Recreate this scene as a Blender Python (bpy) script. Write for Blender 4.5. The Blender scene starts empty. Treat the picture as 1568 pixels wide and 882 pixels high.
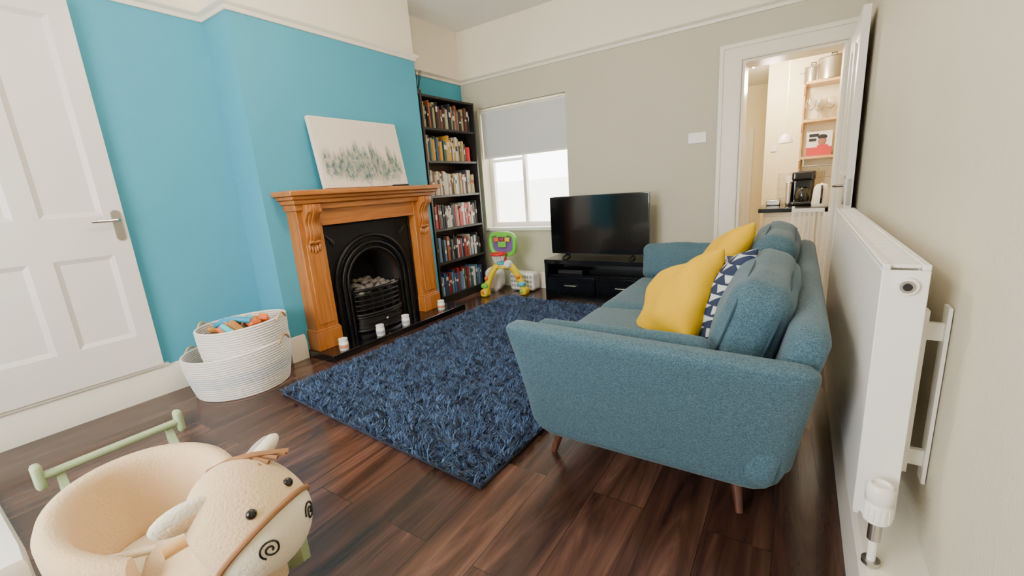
import bpy, bmesh, math, random
from math import sin, cos, pi, radians
from mathutils import Vector, Matrix, Euler, noise
random.seed(7)
SC=bpy.context.scene
# ---------------------------------------------------------------- helpers
def lin(c):
    o=[]
    for v in c[:3]:
        v=v/255.0
        o.append(v/12.92 if v<=.04045 else ((v+.055)/1.055)**2.4)
    return (*o,1)
MATS={}
def M(name,col,rough=.5,metal=0,bump=0,bscale=60,var=0,vscale=6,coat=0,sheen=0,spec=.5,trans=0):
    if name in MATS:return MATS[name]
    m=bpy.data.materials.new(name);m.use_nodes=True;nt=m.node_tree;b=nt.nodes['Principled BSDF']
    b.inputs['Base Color'].default_value=lin(col);b.inputs['Roughness'].default_value=rough;b.inputs['Metallic'].default_value=metal
    b.inputs['Coat Weight'].default_value=coat;b.inputs['Sheen Weight'].default_value=sheen;b.inputs['Specular IOR Level'].default_value=spec
    b.inputs['Transmission Weight'].default_value=trans
    tc=nt.nodes.new('ShaderNodeTexCoord')
    if bump:
        n=nt.nodes.new('ShaderNodeTexNoise');n.inputs['Scale'].default_value=bscale;n.inputs['Detail'].default_value=3
        nt.links.new(tc.outputs['Object'],n.inputs['Vector'])
        bp=nt.nodes.new('ShaderNodeBump');bp.inputs['Strength'].default_value=bump;bp.inputs['Distance'].default_value=.01
        nt.links.new(n.outputs['Fac'],bp.inputs['Height']);nt.links.new(bp.outputs['Normal'],b.inputs['Normal'])
    if var:
        n=nt.nodes.new('ShaderNodeTexNoise');n.inputs['Scale'].default_value=vscale;n.inputs['Detail'].default_value=4
        nt.links.new(tc.outputs['Object'],n.inputs['Vector'])
        mx=nt.nodes.new('ShaderNodeMix');mx.data_type='RGBA'
        c=lin(col);mx.inputs['A'].default_value=(*[v*(1-var) for v in c[:3]],1);mx.inputs['B'].default_value=(*[min(1,v*(1+var)) for v in c[:3]],1)
        nt.links.new(n.outputs['Fac'],mx.inputs['Factor']);nt.links.new(mx.outputs['Result'],b.inputs['Base Color'])
    MATS[name]=m;return m
def nodes(m):return m.node_tree,m.node_tree.nodes['Principled BSDF']
def link_obj(o,parent=None):
    SC.collection.objects.link(o)
    if parent:
        o.parent=parent;o.matrix_parent_inverse=Matrix.Translation(parent.location).inverted()
    return o
def empty(name,loc):
    e=bpy.data.objects.new(name,None);e.location=loc;e.empty_display_size=.05;SC.collection.objects.link(e);return e
class MB:
    def __init__(s):s.v=[];s.f=[];s.m=[];s.slots=[]
    def mi(s,mat):
        if mat not in s.slots:s.slots.append(mat)
        return s.slots.index(mat)
    def add(s,vs,fs,mat,X=None):
        k=len(s.v);i=s.mi(mat)
        for p in vs:
            p=Vector(p);s.v.append(X@p if X else p)
        for f in fs:s.f.append([a+k for a in f]);s.m.append(i)
        return s
    def box(s,x0,x1,y0,y1,z0,z1,mat,X=None):
        vs=[(x,y,z) for x in (x0,x1) for y in (y0,y1) for z in (z0,z1)]
        return s.add(vs,[(0,1,3,2),(4,6,7,5),(0,4,5,1),(2,3,7,6),(0,2,6,4),(1,5,7,3)],mat,X)
    def cyl(s,p0,p1,r0,mat,r1=None,n=20,X=None):
        r1=r0 if r1 is None else r1;p0=Vector(p0);p1=Vector(p1);d=(p1-p0).normalized();q=d.to_track_quat('Z','Y')
        vs=[];
        for p,r in((p0,r0),(p1,r1)):
            for i in range(n):
                a=2*pi*i/n;vs.append(p+q@Vector((cos(a)*r,sin(a)*r,0)))
        fs=[(i,(i+1)%n,n+(i+1)%n,n+i) for i in range(n)]+[tuple(range(n))[::-1],tuple(range(n,2*n))]
        return s.add(vs,fs,mat,X)
    def lathe(s,c,prof,mat,n=32,sx=1,sy=1,X=None):
        c=Vector(c);vs=[];k=len(prof)
        for i in range(n):
            a=2*pi*i/n
            for r,z in prof:vs.append(c+Vector((cos(a)*r*sx,sin(a)*r*sy,z)))
        fs=[]
        for i in range(n):
            j=(i+1)%n
            for t in range(k-1):fs.append((i*k+t,j*k+t,j*k+t+1,i*k+t+1))
        return s.add(vs,fs,mat,X)
    def sph(s,c,r,mat,n=20,R=None,X=None):
        if not hasattr(r,'__len__'):r=(r,r,r)
        c=Vector(c);vs=[];fs=[];h=n//2
        for j in range(h+1):
            t=pi*j/h
            for i in range(n):
                a=2*pi*i/n;p=Vector((sin(t)*cos(a)*r[0],sin(t)*sin(a)*r[1],cos(t)*r[2]))
                vs.append(c+(R@p if R else p))
        for j in range(h):
            for i in range(n):
                k=(i+1)%n;fs.append((j*n+i,(j+1)*n+i,(j+1)*n+k,j*n+k))
        return s.add(vs,fs,mat,X)
    def tube(s,path,r,mat,n=10,closed=False,X=None):
        path=[Vector(p) for p in path];N=len(path);vs=[];fs=[];up=None
        for i,p in enumerate(path):
            if closed:d=path[(i+1)%N]-path[i-1]
            else:d=path[min(i+1,N-1)]-path[max(i-1,0)]
            d.normalize()
            if up is None:up=Vector((0,0,1)) if abs(d.z)<.9 else Vector((1,0,0))
            a=d.cross(up).normalized();b=a.cross(d).normalized();up=b
            rr=r(i/(N-1)) if callable(r) else r
            for k in range(n):
                t=2*pi*k/n;vs.append(p+a*cos(t)*rr+b*sin(t)*rr)
        for i in range(N if closed else N-1):
            j=(i+1)%N
            for k in range(n):
                l=(k+1)%n;fs.append((i*n+k,i*n+l,j*n+l,j*n+k))
        if not closed:fs+= [tuple(range(n)),tuple(range((N-1)*n,N*n))]
        return s.add(vs,fs,mat,X)
    def prism(s,poly,fn,d0,d1,mat,X=None):
        n=len(poly);vs=[fn(a,b,d0) for a,b in poly]+[fn(a,b,d1) for a,b in poly]
        fs=[(i,(i+1)%n,n+(i+1)%n,n+i) for i in range(n)]+[tuple(range(n))[::-1],tuple(range(n,2*n))]
        return s.add(vs,fs,mat,X)
    def rbox(s,c,d,r,mat,rot=None,puff=(0,0,0),deform=None,n=12,wr=0):
        c=Vector(c);R=Euler(rot).to_matrix() if rot else Matrix.Identity(3);h=[q/2 for q in d];r=min(r,min(h)*.999)
        tt=[]
        for i in range(n+1):
            t=-1+2*i/n;tt.append(math.copysign(abs(t)**.7,t))
        vs=[];fs=[];key={}
        def V(p):
            k=tuple(round(q,5) for q in p)
            if k in key:return key[k]
            q=Vector((p[0]*h[0],p[1]*h[1],p[2]*h[2]))
            core=Vector([max(-(h[i]-r),min(h[i]-r,q[i])) for i in range(3)])
            dd=q-core
            if dd.length>1e-9:
                dd.normalize();q=core+dd*r
            pf=[(1-p[1]**2)*(1-p[2]**2),(1-p[0]**2)*(1-p[2]**2),(1-p[0]**2)*(1-p[1]**2)]
            for i in range(3):q[i]+=puff[i]*pf[i]*(p[i])
            if wr:
                nn=noise.noise((q+c)*7)*wr+noise.noise((q+c)*17)*wr*.4
                q+=q.normalized()*nn
            if deform:q=Vector(deform(q,p))
            key[k]=len(vs);vs.append(c+R@q);return key[k]
        for ax in range(3):
            for sg in(-1,1):
                for i in range(n):
                    for j in range(n):
                        ids=[]
                        for a,b in((i,j),(i+1,j),(i+1,j+1),(i,j+1)):
                            p=[0,0,0];p[ax]=sg;p[(ax+1)%3]=tt[a];p[(ax+2)%3]=tt[b];ids.append(V(p))
                        if sg<0:ids=ids[::-1]
                        fs.append(tuple(ids))
        return s.add(vs,fs,mat)
    def pillow(s,c,w,h,t,mat,R,n=24,wr=.006,seed=0):
        c=Vector(c);vs=[];fs=[]
        for sg in(1,-1):
            k=len(vs)
            for i in range(n+1):
                for j in range(n+1):
                    u=-1+2*i/n;v=-1+2*j/n;u=sin(u*pi/2);v=sin(v*pi/2)
                    x=w/2*u*(.90+.10*v*v);y=h/2*v*(.90+.10*u*u)
                    z=sg*t/2*((1-u**4)*(1-v**4))**.5
                    nn=noise.noise(Vector((x*9+seed,y*9,sg*2)))*wr*2*(1-u*u*v*v)
                    vs.append(c+R@Vector((x,y,z+nn*(1 if (abs(u)<1 and abs(v)<1) else 0))))
            for i in range(n):
                for j in range(n):
                    q=(k+i*(n+1)+j,k+(i+1)*(n+1)+j,k+(i+1)*(n+1)+j+1,k+i*(n+1)+j+1)
                    fs.append(q if sg>0 else q[::-1])
        return s.add(vs,fs,mat)
    def done(s,name,parent=None,smooth=40,bevel=0,origin=None,merge=True,seg=2):
        me=bpy.data.meshes.new(name);me.from_pydata([tuple(p) for p in s.v],[],s.f)
        for m in s.slots:me.materials.append(m)
        me.polygons.foreach_set('material_index',s.m)
        bm=bmesh.new();bm.from_mesh(me)
        if merge:bmesh.ops.remove_doubles(bm,verts=bm.verts,dist=1e-5)
        bmesh.ops.recalc_face_normals(bm,faces=bm.faces)
        if origin is None:
            xs=[v.co for v in bm.verts];mn=Vector([min(p[i] for p in xs) for i in range(3)]);mxx=Vector([max(p[i] for p in xs) for i in range(3)])
            origin=Vector(((mn.x+mxx.x)/2,(mn.y+mxx.y)/2,mn.z))
        bmesh.ops.translate(bm,verts=bm.verts,vec=-Vector(origin))
        bm.to_mesh(me);bm.free()
        if smooth:
            me.polygons.foreach_set('use_smooth',[True]*len(me.polygons));me.set_sharp_from_angle(angle=radians(smooth))
        o=bpy.data.objects.new(name,me);o.location=origin;link_obj(o,parent)
        if bevel:
            b=o.modifiers.new('bevel','BEVEL');b.width=bevel;b.segments=seg;b.limit_method='ANGLE';b.angle_limit=radians(40);b.harden_normals=False
        return o
def Box(name,x0,x1,y0,y1,z0,z1,mat,parent=None,bevel=0):
    return MB().box(x0,x1,y0,y1,z0,z1,mat).done(name,parent,smooth=0 if not bevel else 40,bevel=bevel)
# ---------------------------------------------------------------- room dims
XL=-3.29;XC=-2.98;YC1=1.56;YC2=3.13;YB=4.16;ZR=2.28;ZC=2.82;XR=.30;YF=-1.3
# ---------------------------------------------------------------- materials
def wallmat(name,low,high,bump=.15,bs=180):
    m=M(name,low,rough=.75,spec=.25);nt,b=nodes(m)
    g=nt.nodes.new('ShaderNodeNewGeometry');sp=nt.nodes.new('ShaderNodeSeparateXYZ');nt.links.new(g.outputs['Position'],sp.inputs[0])
    gt=nt.nodes.new('ShaderNodeMath');gt.operation='GREATER_THAN';gt.inputs[1].default_value=ZR+.03;nt.links.new(sp.outputs['Z'],gt.inputs[0])
    mx=nt.nodes.new('ShaderNodeMix');mx.data_type='RGBA';mx.inputs['A'].default_value=lin(low);mx.inputs['B'].default_value=lin(high)
    nt.links.new(gt.outputs[0],mx.inputs['Factor'])
    n2=nt.nodes.new('ShaderNodeTexNoise');n2.inputs['Scale'].default_value=1.7;n2.inputs['Detail'].default_value=3
    nt.links.new(g.outputs['Position'],n2.inputs['Vector'])
    mr=nt.nodes.new('ShaderNodeMapRange');mr.inputs['To Min'].default_value=.94;mr.inputs['To Max'].default_value=1.05;nt.links.new(n2.outputs['Fac'],mr.inputs['Value'])
    vm=nt.nodes.new('ShaderNodeVectorMath');vm.operation='SCALE';nt.links.new(mx.outputs['Result'],vm.inputs[0]);nt.links.new(mr.outputs['Result'],vm.inputs['Scale'])
    nt.links.new(vm.outputs[0],b.inputs['Base Color'])
    n=nt.nodes.new('ShaderNodeTexNoise');n.inputs['Scale'].default_value=bs;n.inputs['Detail'].default_value=4;nt.links.new(g.outputs['Position'],n.inputs['Vector'])
    bp=nt.nodes.new('ShaderNodeBump');bp.inputs['Strength'].default_value=bump;bp.inputs['Distance'].default_value=.004
    nt.links.new(n.outputs['Fac'],bp.inputs['Height']);nt.links.new(bp.outputs['Normal'],b.inputs['Normal'])
    return m
CREAM=(244,234,212)
m_blue=wallmat('turquoise_paint',(80,164,188),CREAM)
m_back=wallmat('greige_paint',(204,197,176),CREAM)
m_right=wallmat('cream_paint',(216,207,184),CREAM,bump=.5,bs=110)
m_ceil=M('ceiling_white',(246,244,238),rough=.8,bump=.1,bscale=60)
m_trim=M('trim_gloss_white',(238,229,210),rough=.35,bump=.03,bscale=20)
m_door=M('door_satin_white',(232,225,214),rough=.4,bump=.04,bscale=25)
m_white=M('white_metal',(240,236,226),rough=.3)
m_chrome=M('brushed_steel',(190,185,178),rough=.3,metal=1)
m_black=M('black_gloss',(12,12,14),rough=.15,coat=.5)
m_blackm=M('black_matt',(18,17,18),rough=.5)
def floor_mat():
    m=M('walnut_laminate',(80,50,35),rough=.19);nt,b=nodes(m);N=nt.nodes;L=nt.links
    g=N.new('ShaderNodeNewGeometry');sp=N.new('ShaderNodeSeparateXYZ');L.new(g.outputs['Position'],sp.inputs[0])
    cb=N.new('ShaderNodeCombineXYZ');L.new(sp.outputs['Y'],cb.inputs['X']);L.new(sp.outputs['X'],cb.inputs['Y'])
    br=N.new('ShaderNodeTexBrick');br.offset=.37;br.offset_frequency=2;br.inputs['Scale'].default_value=1
    br.inputs['Brick Width'].default_value=1.28;br.inputs['Row Height'].default_value=.19;br.inputs['Mortar Size'].default_value=.0012;br.inputs['Mortar Smooth'].default_value=.2
    br.inputs['Color1'].default_value=(0,0,0,1);br.inputs['Color2'].default_value=(1,1,1,1);br.inputs['Mortar'].default_value=(.5,.5,.5,1)
    L.new(cb.outputs[0],br.inputs['Vector'])
    sc=N.new('ShaderNodeVectorMath');sc.operation='MULTIPLY';sc.inputs[1].default_value=(1.1,11,1);L.new(cb.outputs[0],sc.inputs[0])
    off=N.new('ShaderNodeVectorMath');off.operation='MULTIPLY_ADD';off.inputs[1].default_value=(13,7,19);L.new(br.outputs['Color'],off.inputs[0]);L.new(sc.outputs[0],off.inputs[2])
    n1=N.new('ShaderNodeTexNoise');n1.inputs['Scale'].default_value=1;n1.inputs['Detail'].default_value=6;n1.inputs['Distortion'].default_value=1.1;n1.inputs['Roughness'].default_value=.6;L.new(off.outputs[0],n1.inputs['Vector'])
    sc2=N.new('ShaderNodeVectorMath');sc2.operation='MULTIPLY';sc2.inputs[1].default_value=(5,130,1);L.new(cb.outputs[0],sc2.inputs[0])
    n2=N.new('ShaderNodeTexNoise');n2.inputs['Scale'].default_value=1;n2.inputs['Detail'].default_value=3;L.new(sc2.outputs[0],n2.inputs['Vector'])
    cr=N.new('ShaderNodeValToRGB');e=cr.color_ramp.elements
    e[0].position=.25;e[0].color=lin((38,24,20));e[1].position=.82;e[1].color=lin((128,92,76))
    x=e.new(.46);x.color=lin((70,46,37));x=e.new(.60);x.color=lin((94,64,51))
    L.new(n1.outputs['Fac'],cr.inputs['Fac'])
    mr=N.new('ShaderNodeMapRange');mr.inputs['To Min'].default_value=.65;mr.inputs['To Max'].default_value=1.25;L.new(br.outputs['Color'],mr.inputs['Value'])
    mr2=N.new('ShaderNodeMapRange');mr2.inputs['To Min'].default_value=.8;mr2.inputs['To Max'].default_value=1.2;L.new(n2.outputs['Fac'],mr2.inputs['Value'])
    mu=N.new('ShaderNodeMath');mu.operation='MULTIPLY';L.new(mr.outputs['Result'],mu.inputs[0]);L.new(mr2.outputs['Result'],mu.inputs[1])
    inv=N.new('ShaderNodeMath');inv.operation='MULTIPLY_ADD';inv.inputs[1].default_value=-.7;inv.inputs[2].default_value=1;L.new(br.outputs['Fac'],inv.inputs[0])
    mu2=N.new('ShaderNodeMath');mu2.operation='MULTIPLY';L.new(mu.outputs[0],mu2.inputs[0]);L.new(inv.outputs[0],mu2.inputs[1])
    vm=N.new('ShaderNodeVectorMath');vm.operation='SCALE';L.new(cr.outputs['Color'],vm.inputs[0]);L.new(mu2.outputs[0],vm.inputs['Scale']);L.new(vm.outputs[0],b.inputs['Base Color'])
    bp=N.new('ShaderNodeBump');bp.inputs['Strength'].default_value=.12;bp.inputs['Distance'].default_value=.003;bp.invert=True;L.new(br.outputs['Fac'],bp.inputs['Height']);L.new(bp.outputs['Normal'],b.inputs['Normal'])
    return m
m_floor=floor_mat()
def wood(name,c1,c2,scale=(2,2,14),rough=.35):
    m=M(name,c1,rough=rough,coat=.2);nt,b=nodes(m);N=nt.nodes;L=nt.links
    tc=N.new('ShaderNodeTexCoord');mp=N.new('ShaderNodeMapping');mp.inputs['Scale'].default_value=scale;L.new(tc.outputs['Object'],mp.inputs[0])
    n=N.new('ShaderNodeTexNoise');n.inputs['Scale'].default_value=2;n.inputs['Detail'].default_value=6;n.inputs['Distortion'].default_value=.8;L.new(mp.outputs[0],n.inputs['Vector'])
    cr=N.new('ShaderNodeValToRGB');e=cr.color_ramp.elements;e[0].position=.3;e[0].color=lin(c2);e[1].position=.7;e[1].color=lin(c1);L.new(n.outputs['Fac'],cr.inputs['Fac']);L.new(cr.outputs['Color'],b.inputs['Base Color'])
    return m
m_oak=wood('honey_oak_v',(196,122,52),(162,94,36),scale=(14,14,1.5))
m_oakh=wood('honey_oak_h',(196,122,52),(162,94,36),scale=(14,1.5,14))
m_leg=wood('dark_leg_wood',(110,62,40),(70,36,24),scale=(10,10,2))
m_pine=wood('pale_wood',(222,180,120),(200,150,92),scale=(2,10,10))
# ---------------------------------------------------------------- shell
Box('floor',XL-.2,XR+.2,YF-.2,YB,-.1,0,m_floor)
Box('ceiling',XL-.2,XR+.2,YF-.2,YB+.24,ZC,ZC+.1,m_ceil)
Box('wall_left',XL-.2,XL,YF-.2,YB+.24,0,ZC,m_blue)
Box('wall_right',XR,XR+.2,YF-.2,YB+.24,0,ZC,m_right)
w=MB();W1,W2,Z1,Z2=-3.08,-2.0,.67,2.0;D1,D2,DZ=-.45,.22,1.965
for a,b,c,d in[(XL,W1,0,ZC),(W1,W2,0,Z1),(W1,W2,Z2,ZC),(W2,D1,0,ZC),(D1,D2,DZ,ZC),(D2,XR,0,ZC)]:w.box(a,b,YB,YB+.24,c,d,m_back)
w.done('wall_back',smooth=0,merge=False)
w=MB();F1,F2=-2.5,-.7
for a,b,c,d in[(XL,F1,0,ZC),(F1,F2,0,.6),(F1,F2,2.3,ZC),(F2,XR,0,ZC)]:w.box(a,b,YF-.2,YF,c,d,m_back)
w.done('wall_front',smooth=0,merge=False)
w=MB()
for a,b,c,d in[(YC1,2.05,0,ZC),(2.63,YC2,0,ZC),(2.05,2.63,.78,ZC)]:w.box(XL,XC,a,b,c,d,m_blue)
w.done('wall_chimney_breast',smooth=0,merge=False)
def sweepXY(path,prof,mat,name,z0=0):
    mb=MB();P=[Vector((p[0],p[1])) for p in path];n=len(P);k=len(prof);vs=[]
    for i,p in enumerate(P):
        def nrm(a,b):
            d=(b-a).normalized();return Vector((d.y,-d.x))
        if i==0:o=nrm(P[0],P[1])
        elif i==n-1:o=nrm(P[-2],P[-1])
        else:
            a=nrm(P[i-1],P[i]);b=nrm(P[i],P[i+1]);o=(a+b);o=o/(o.length_squared)*2 if o.length else a
        for q,z in prof:vs.append((p.x+o.x*q,p.y+o.y*q,z0+z))
    fs=[]
    for i in range(n-1):
        for j in range(k):
            l=(j+1)%k;fs.append((i*k+j,i*k+l,(i+1)*k+l,(i+1)*k+j))
    fs+=[tuple(range(k)),tuple(range((n-1)*k,n*k))]
    mb.add(vs,fs,mat);return mb.done(name,smooth=35)
rail=[(0,0),(.012,.0),(.016,.012),(.014,.026),(.03,.034),(.036,.042),(.034,.05),(0,.056)]
sweepXY([(XL,YF),(XL,YC1),(XC,YC1),(XC,YC2),(XL,YC2),(XL,YB),(XR,YB)],rail,m_trim,'trim_picture_rail',ZR)
base=[(0,0),(.022,0),(.022,.13),(.016,.145),(.016,.155),(.008,.175),(0,.18)]
sweepXY([(XL,YF),(XL,YC1),(XC,YC1),(XC,1.665)],base,m_trim,'baseboard_left')
sweepXY([(XL,3.14),(XL,YB),(-.60,YB)],base,m_trim,'baseboard_back')
MB().prism([(XR,0),(.175,0),(.175,.165),(.185,.185),(XR,.19)],lambda a,b,d:(a,d,b),YF,3.36,m_trim).done('baseboard_right',smooth=0)
t=MB()
t.box(-.60,D1,YB-.022,YB,0,DZ,m_trim);t.box(D2,.297,YB-.022,YB,0,DZ,m_trim);t.box(-.60,.297,YB-.022,YB,DZ,2.08,m_trim)
t.box(-.61,-.58,YB-.034,YB-.0225,0,2.09,m_trim);t.box(-.58,.297,YB-.034,YB-.0225,2.06,2.09,m_trim);t.box(-.475,-.455,YB-.028,YB-.0225,0,1.98,m_trim);t.box(-.455,.22,YB-.028,YB-.0225,1.97,1.985,m_trim)
t.box(D1+.0005,D1+.022,YB+.001,YB+.24,0,DZ-.021,m_trim);t.box(D2-.02,D2-.0005,YB+.001,YB+.24,0,DZ-.021,m_trim);t.box(D1+.0005,D2-.0005,YB+.001,YB+.24,DZ-.02,DZ-.0005,m_trim)
t.done('trim_kitchen_doorway',smooth=0,merge=False)
def panel_door(name,fn,u0,u1,z0,z1,th,mat,panels):
    mb=MB();zs=sorted({z0,z1,*[p[2] for p in panels],*[p[3] for p in panels]})
    def bx(a,b,c,d,e0,e1):
        pts=[fn(u,z,e) for u in(a,b) for z in(c,d) for e in(e0,e1)]
        mb.add(pts,[(0,1,3,2),(4,6,7,5),(0,4,5,1),(2,3,7,6),(0,2,6,4),(1,5,7,3)],mat)
    for j in range(len(zs)-1):
        zc=(zs[j]+zs[j+1])/2;row=sorted([p for p in panels if p[2]<zc<p[3]])
        if not row:bx(u0,u1,zs[j],zs[j+1],0,th);continue
        x=u0
        for p in row:
            bx(x,p[0],zs[j],zs[j+1],0,th);x=p[1]
        bx(x,u1,zs[j],zs[j+1],0,th)
    for a,b,c,d in panels:
        bx(a,b,c,d,.012,th-.014)
        g=.024;e0=th-.001;e1=th-.014
        o=[(a,c),(b,c),(b,d),(a,d)];i_=[(a+g,c+g),(b-g,c+g),(b-g,d-g),(a+g,d-g)]
        vs=[fn(u,z,e0) for u,z in o]+[fn(u,z,e1) for u,z in i_]
        mb.add(vs,[(q,(q+1)%4,4+(q+1)%4,4+q) for q in range(4)],mat)
    return mb
def handle(mb,fn,u,z,dirn,e):
    n=16
    pl=[]
    for k in range(n):
        a=pi*k/(n-1);pl.append((u+.021*cos(a),z+.065+.021*sin(a)))
    for k in range(n):
        a=pi+pi*k/(n-1);pl.append((u+.021*cos(a),z-.065+.021*sin(a)))
    mb.prism(pl,lambda a,b,d:fn(a,b,d),e,e+.008,m_chrome)
    pth=[fn(u,z+.03,e),fn(u,z+.03,e+.045),fn(u+dirn*.01,z+.03,e+.055),fn(u+dirn*.12,z+.03,e+.055)]
    mb.tube(pth,.009,m_chrome)
fnL=lambda u,z,d:(XL+.004+d,u,z)
pz=[(.22,.47,.41,.90),(.56,.81,.41,.90),(.22,.47,1.12,2.13),(.56,.81,1.12,2.13)]
d=panel_door('door_1',fnL,.13,.90,.20,2.22,.038,m_door,pz)
handle(d,fnL,.862,1.06,-1,.038)
d.done('door_1',merge=False,smooth=20)
Box('trim_cupboard_sill',XL,XL+.028,.02,.93,.181,.196,m_trim)
fnR=lambda u,z,d:(.268-d,u,z)
d=panel_door('door_2',fnR,3.40,4.12,.01,1.97,.038,m_door,[(3.50,3.73,.3,.85),(3.80,4.03,.3,.85),(3.50,3.73,1.05,1.85),(3.80,4.03,1.05,1.85)])
handle(d,fnR,3.45,.95,1,.038)
d.box(.238,.260,3.396,3.40,.86,1.02,m_chrome);d.cyl((.249,3.398,.95),(.249,3.388,.95),.008,m_chrome)
d.done('door_2',merge=False,smooth=20)
# window
wn=MB();fy0,fy1=YB+.15,YB+.20
for a,b,c,dd in[(W1,W1+.05,Z1+.013,Z2),(W2-.05,W2,Z1+.013,Z2),(W1+.05,W2-.05,Z1+.013,Z1+.06),(W1+.05,W2-.05,Z2-.05,Z2),(-2.63,-2.59,Z1+.06,Z2-.05),(W1+.05,-2.63,1.42,1.45)]:wn.box(a,b,fy0,fy1,c,dd,m_white)
wn.box(W1,W2,YB-.03,YB+.20,Z1-.02,Z1+.012,m_white)
wn.done('window_1',smooth=0,merge=False)
bl=MB();m_blind=M('blind_fabric',(216,218,214),rough=.8,bump=.1,bscale=300)
nt,b=nodes(m_blind)
tr=nt.nodes.new('ShaderNodeBsdfTranslucent');tr.inputs['Color'].default_value=lin((215,216,210));mx=nt.nodes.new('ShaderNodeMixShader');mx.inputs[0].default_value=.09
nt.links.new(b.outputs[0],mx.inputs[1]);nt.links.new(tr.outputs[0],mx.inputs[2]);nt.links.new(mx.outputs[0],nt.nodes['Material Output'].inputs[0])
bl.box(W1+.01,W2-.01,YB+.045,YB+.048,1.475,1.96,m_blind);bl.box(W1+.01,W2-.01,YB+.04,YB+.053,1.46,1.48,m_white);bl.cyl((W1+.01,YB+.06,1.965),(W2-.01,YB+.06,1.965),.022,m_white)
bl.done('roller_blind')
wn=MB()
for a,b,c,dd in[(F1,F1+.06,.6,2.3),(F2-.06,F2,.6,2.3),(F1,F2,.6,.66),(F1,F2,2.24,2.3),(-1.63,-1.57,.6,2.3)]:wn.box(a,b,YF-.12,YF-.06,c,dd,m_white)
wn.done('window_2',smooth=0,merge=False)
# ---------------------------------------------------------------- outside
m_ext=M('pale_render_wall',(232,230,224),rough=.9,var=.1,vscale=3)
Box('garden_wall',-9,-1.5,9.2,9.4,-.3,1.3,m_ext)
Box('ground_outside',-12,3,-8,12,-.35,-.3,m_ext)
# ---------------------------------------------------------------- kitchen
m_kw=M('kitchen_cream',(240,226,188),rough=.7)
m_ktile=M('kitchen_floor_tile',(150,130,110),rough=.4,var=.2)
def KW(n,*a):Box(n,*a,m_kw)
KW('wall_kitchen_west',-1.1,-1.0,YB+.24,7.0,-.18,2.20);KW('wall_kitchen_north',-1.0,-.36,6.9,7.0,-.18,2.20);KW('wall_kitchen_shelf_side',-.36,1.2,5.70,5.8,-.18,2.20);KW('wall_kitchen_east',1.2,1.3,YB+.24,5.8,-.18,2.20);KW('wall_kitchen_passage',-.36,-.3,5.8,6.9,-.18,2.20)
KW('wall_kitchen_south',XR+.2,1.2,YB+.14,YB+.24,-.18,2.20)
Box('floor_kitchen',-1.1,1.2,YB,7.0,-.24,-.18,m_ktile)
Box('ceiling_kitchen',-1.1,1.3,YB+.24,7.0,2.20,2.26,m_ceil)
kd=panel_door('door_3',lambda u,z,d:(u,6.9-.004-d,z),-.98,-.62,-.17,1.62,.035,m_door,[(-.9,-.7,.0,.6),(-.9,-.7,.75,1.5)]);kd.box(-.62,-.57,6.87,6.899,-.18,1.68,m_trim);kd.done('door_3',merge=False,smooth=20)
c=MB();m_cab=M('cabinet_cream',(232,222,196),rough=.45);m_wt=M('black_worktop',(22,20,20),rough=.2,var=.4,vscale=120)
c.box(-.30,1.05,5.05,5.66,-.18,.70,m_cab);c.box(-.34,1.08,5.0,5.68,.70,.74,m_wt)
for i in range(3):c.box(-.28+i*.45,.14+i*.45,5.03,5.05,-.08,.66,m_cab);c.cyl((.08+i*.45,5.015,.5),(.08+i*.45,5.015,.62),.006,m_chrome)
c.done('kitchen_counter',bevel=.004,merge=False)
m_tile=M('splashback_tile',(225,208,170),rough=.25);nt,b=nodes(m_tile)
g=nt.nodes.new('ShaderNodeNewGeometry');mp=nt.nodes.new('ShaderNodeMapping');mp.inputs['Rotation'].default_value=(radians(90),0,0);nt.links.new(g.outputs['Position'],mp.inputs[0])
br=nt.nodes.new('ShaderNodeTexBrick');br.offset=0;br.inputs['Scale'].default_value=1;br.inputs['Brick Width'].default_value=.1;br.inputs['Row Height'].default_value=.1;br.inputs['Mortar Size'].default_value=.003
br.inputs['Color1'].default_value=lin((230,214,178));br.inputs['Color2'].default_value=lin((216,198,160));br.inputs['Mortar'].default_value=lin((180,165,135));nt.links.new(mp.outputs[0],br.inputs['Vector']);nt.links.new(br.outputs['Color'],b.inputs['Base Color'])
Box('splashback_tiles',-.22,1.15,5.69,5.70,.74,1.07,m_tile)
s=MB()
for z in(1.19,1.545,1.90):s.box(-.02,.75,5.45,5.695,z,z+.025,m_pine)
s.box(-.035,-.02,5.62,5.695,1.05,2.0,m_pine)
for z in(1.19,1.545,1.90):s.tube([(-.03,5.68,z-.12),(-.03,5.5,z-.005)],.006,m_pine,n=6)
s.tube([(-.0,5.44,1.12),(.7,5.44,1.12)],.006,m_chrome)
for i in range(5):
    x=.04+i*.1;s.tube([(x,5.44,1.12),(x,5.435,1.10),(x,5.44,1.08)],.003,m_chrome,n=6)
s.box(-.0,.01,5.44,5.46,1.12,1.19,m_chrome)
s.done('kitchen_wall_shelf',merge=False,bevel=.002)
m_steel=M('stainless_steel',(165,156,140),rough=.28,metal=.9)
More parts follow.
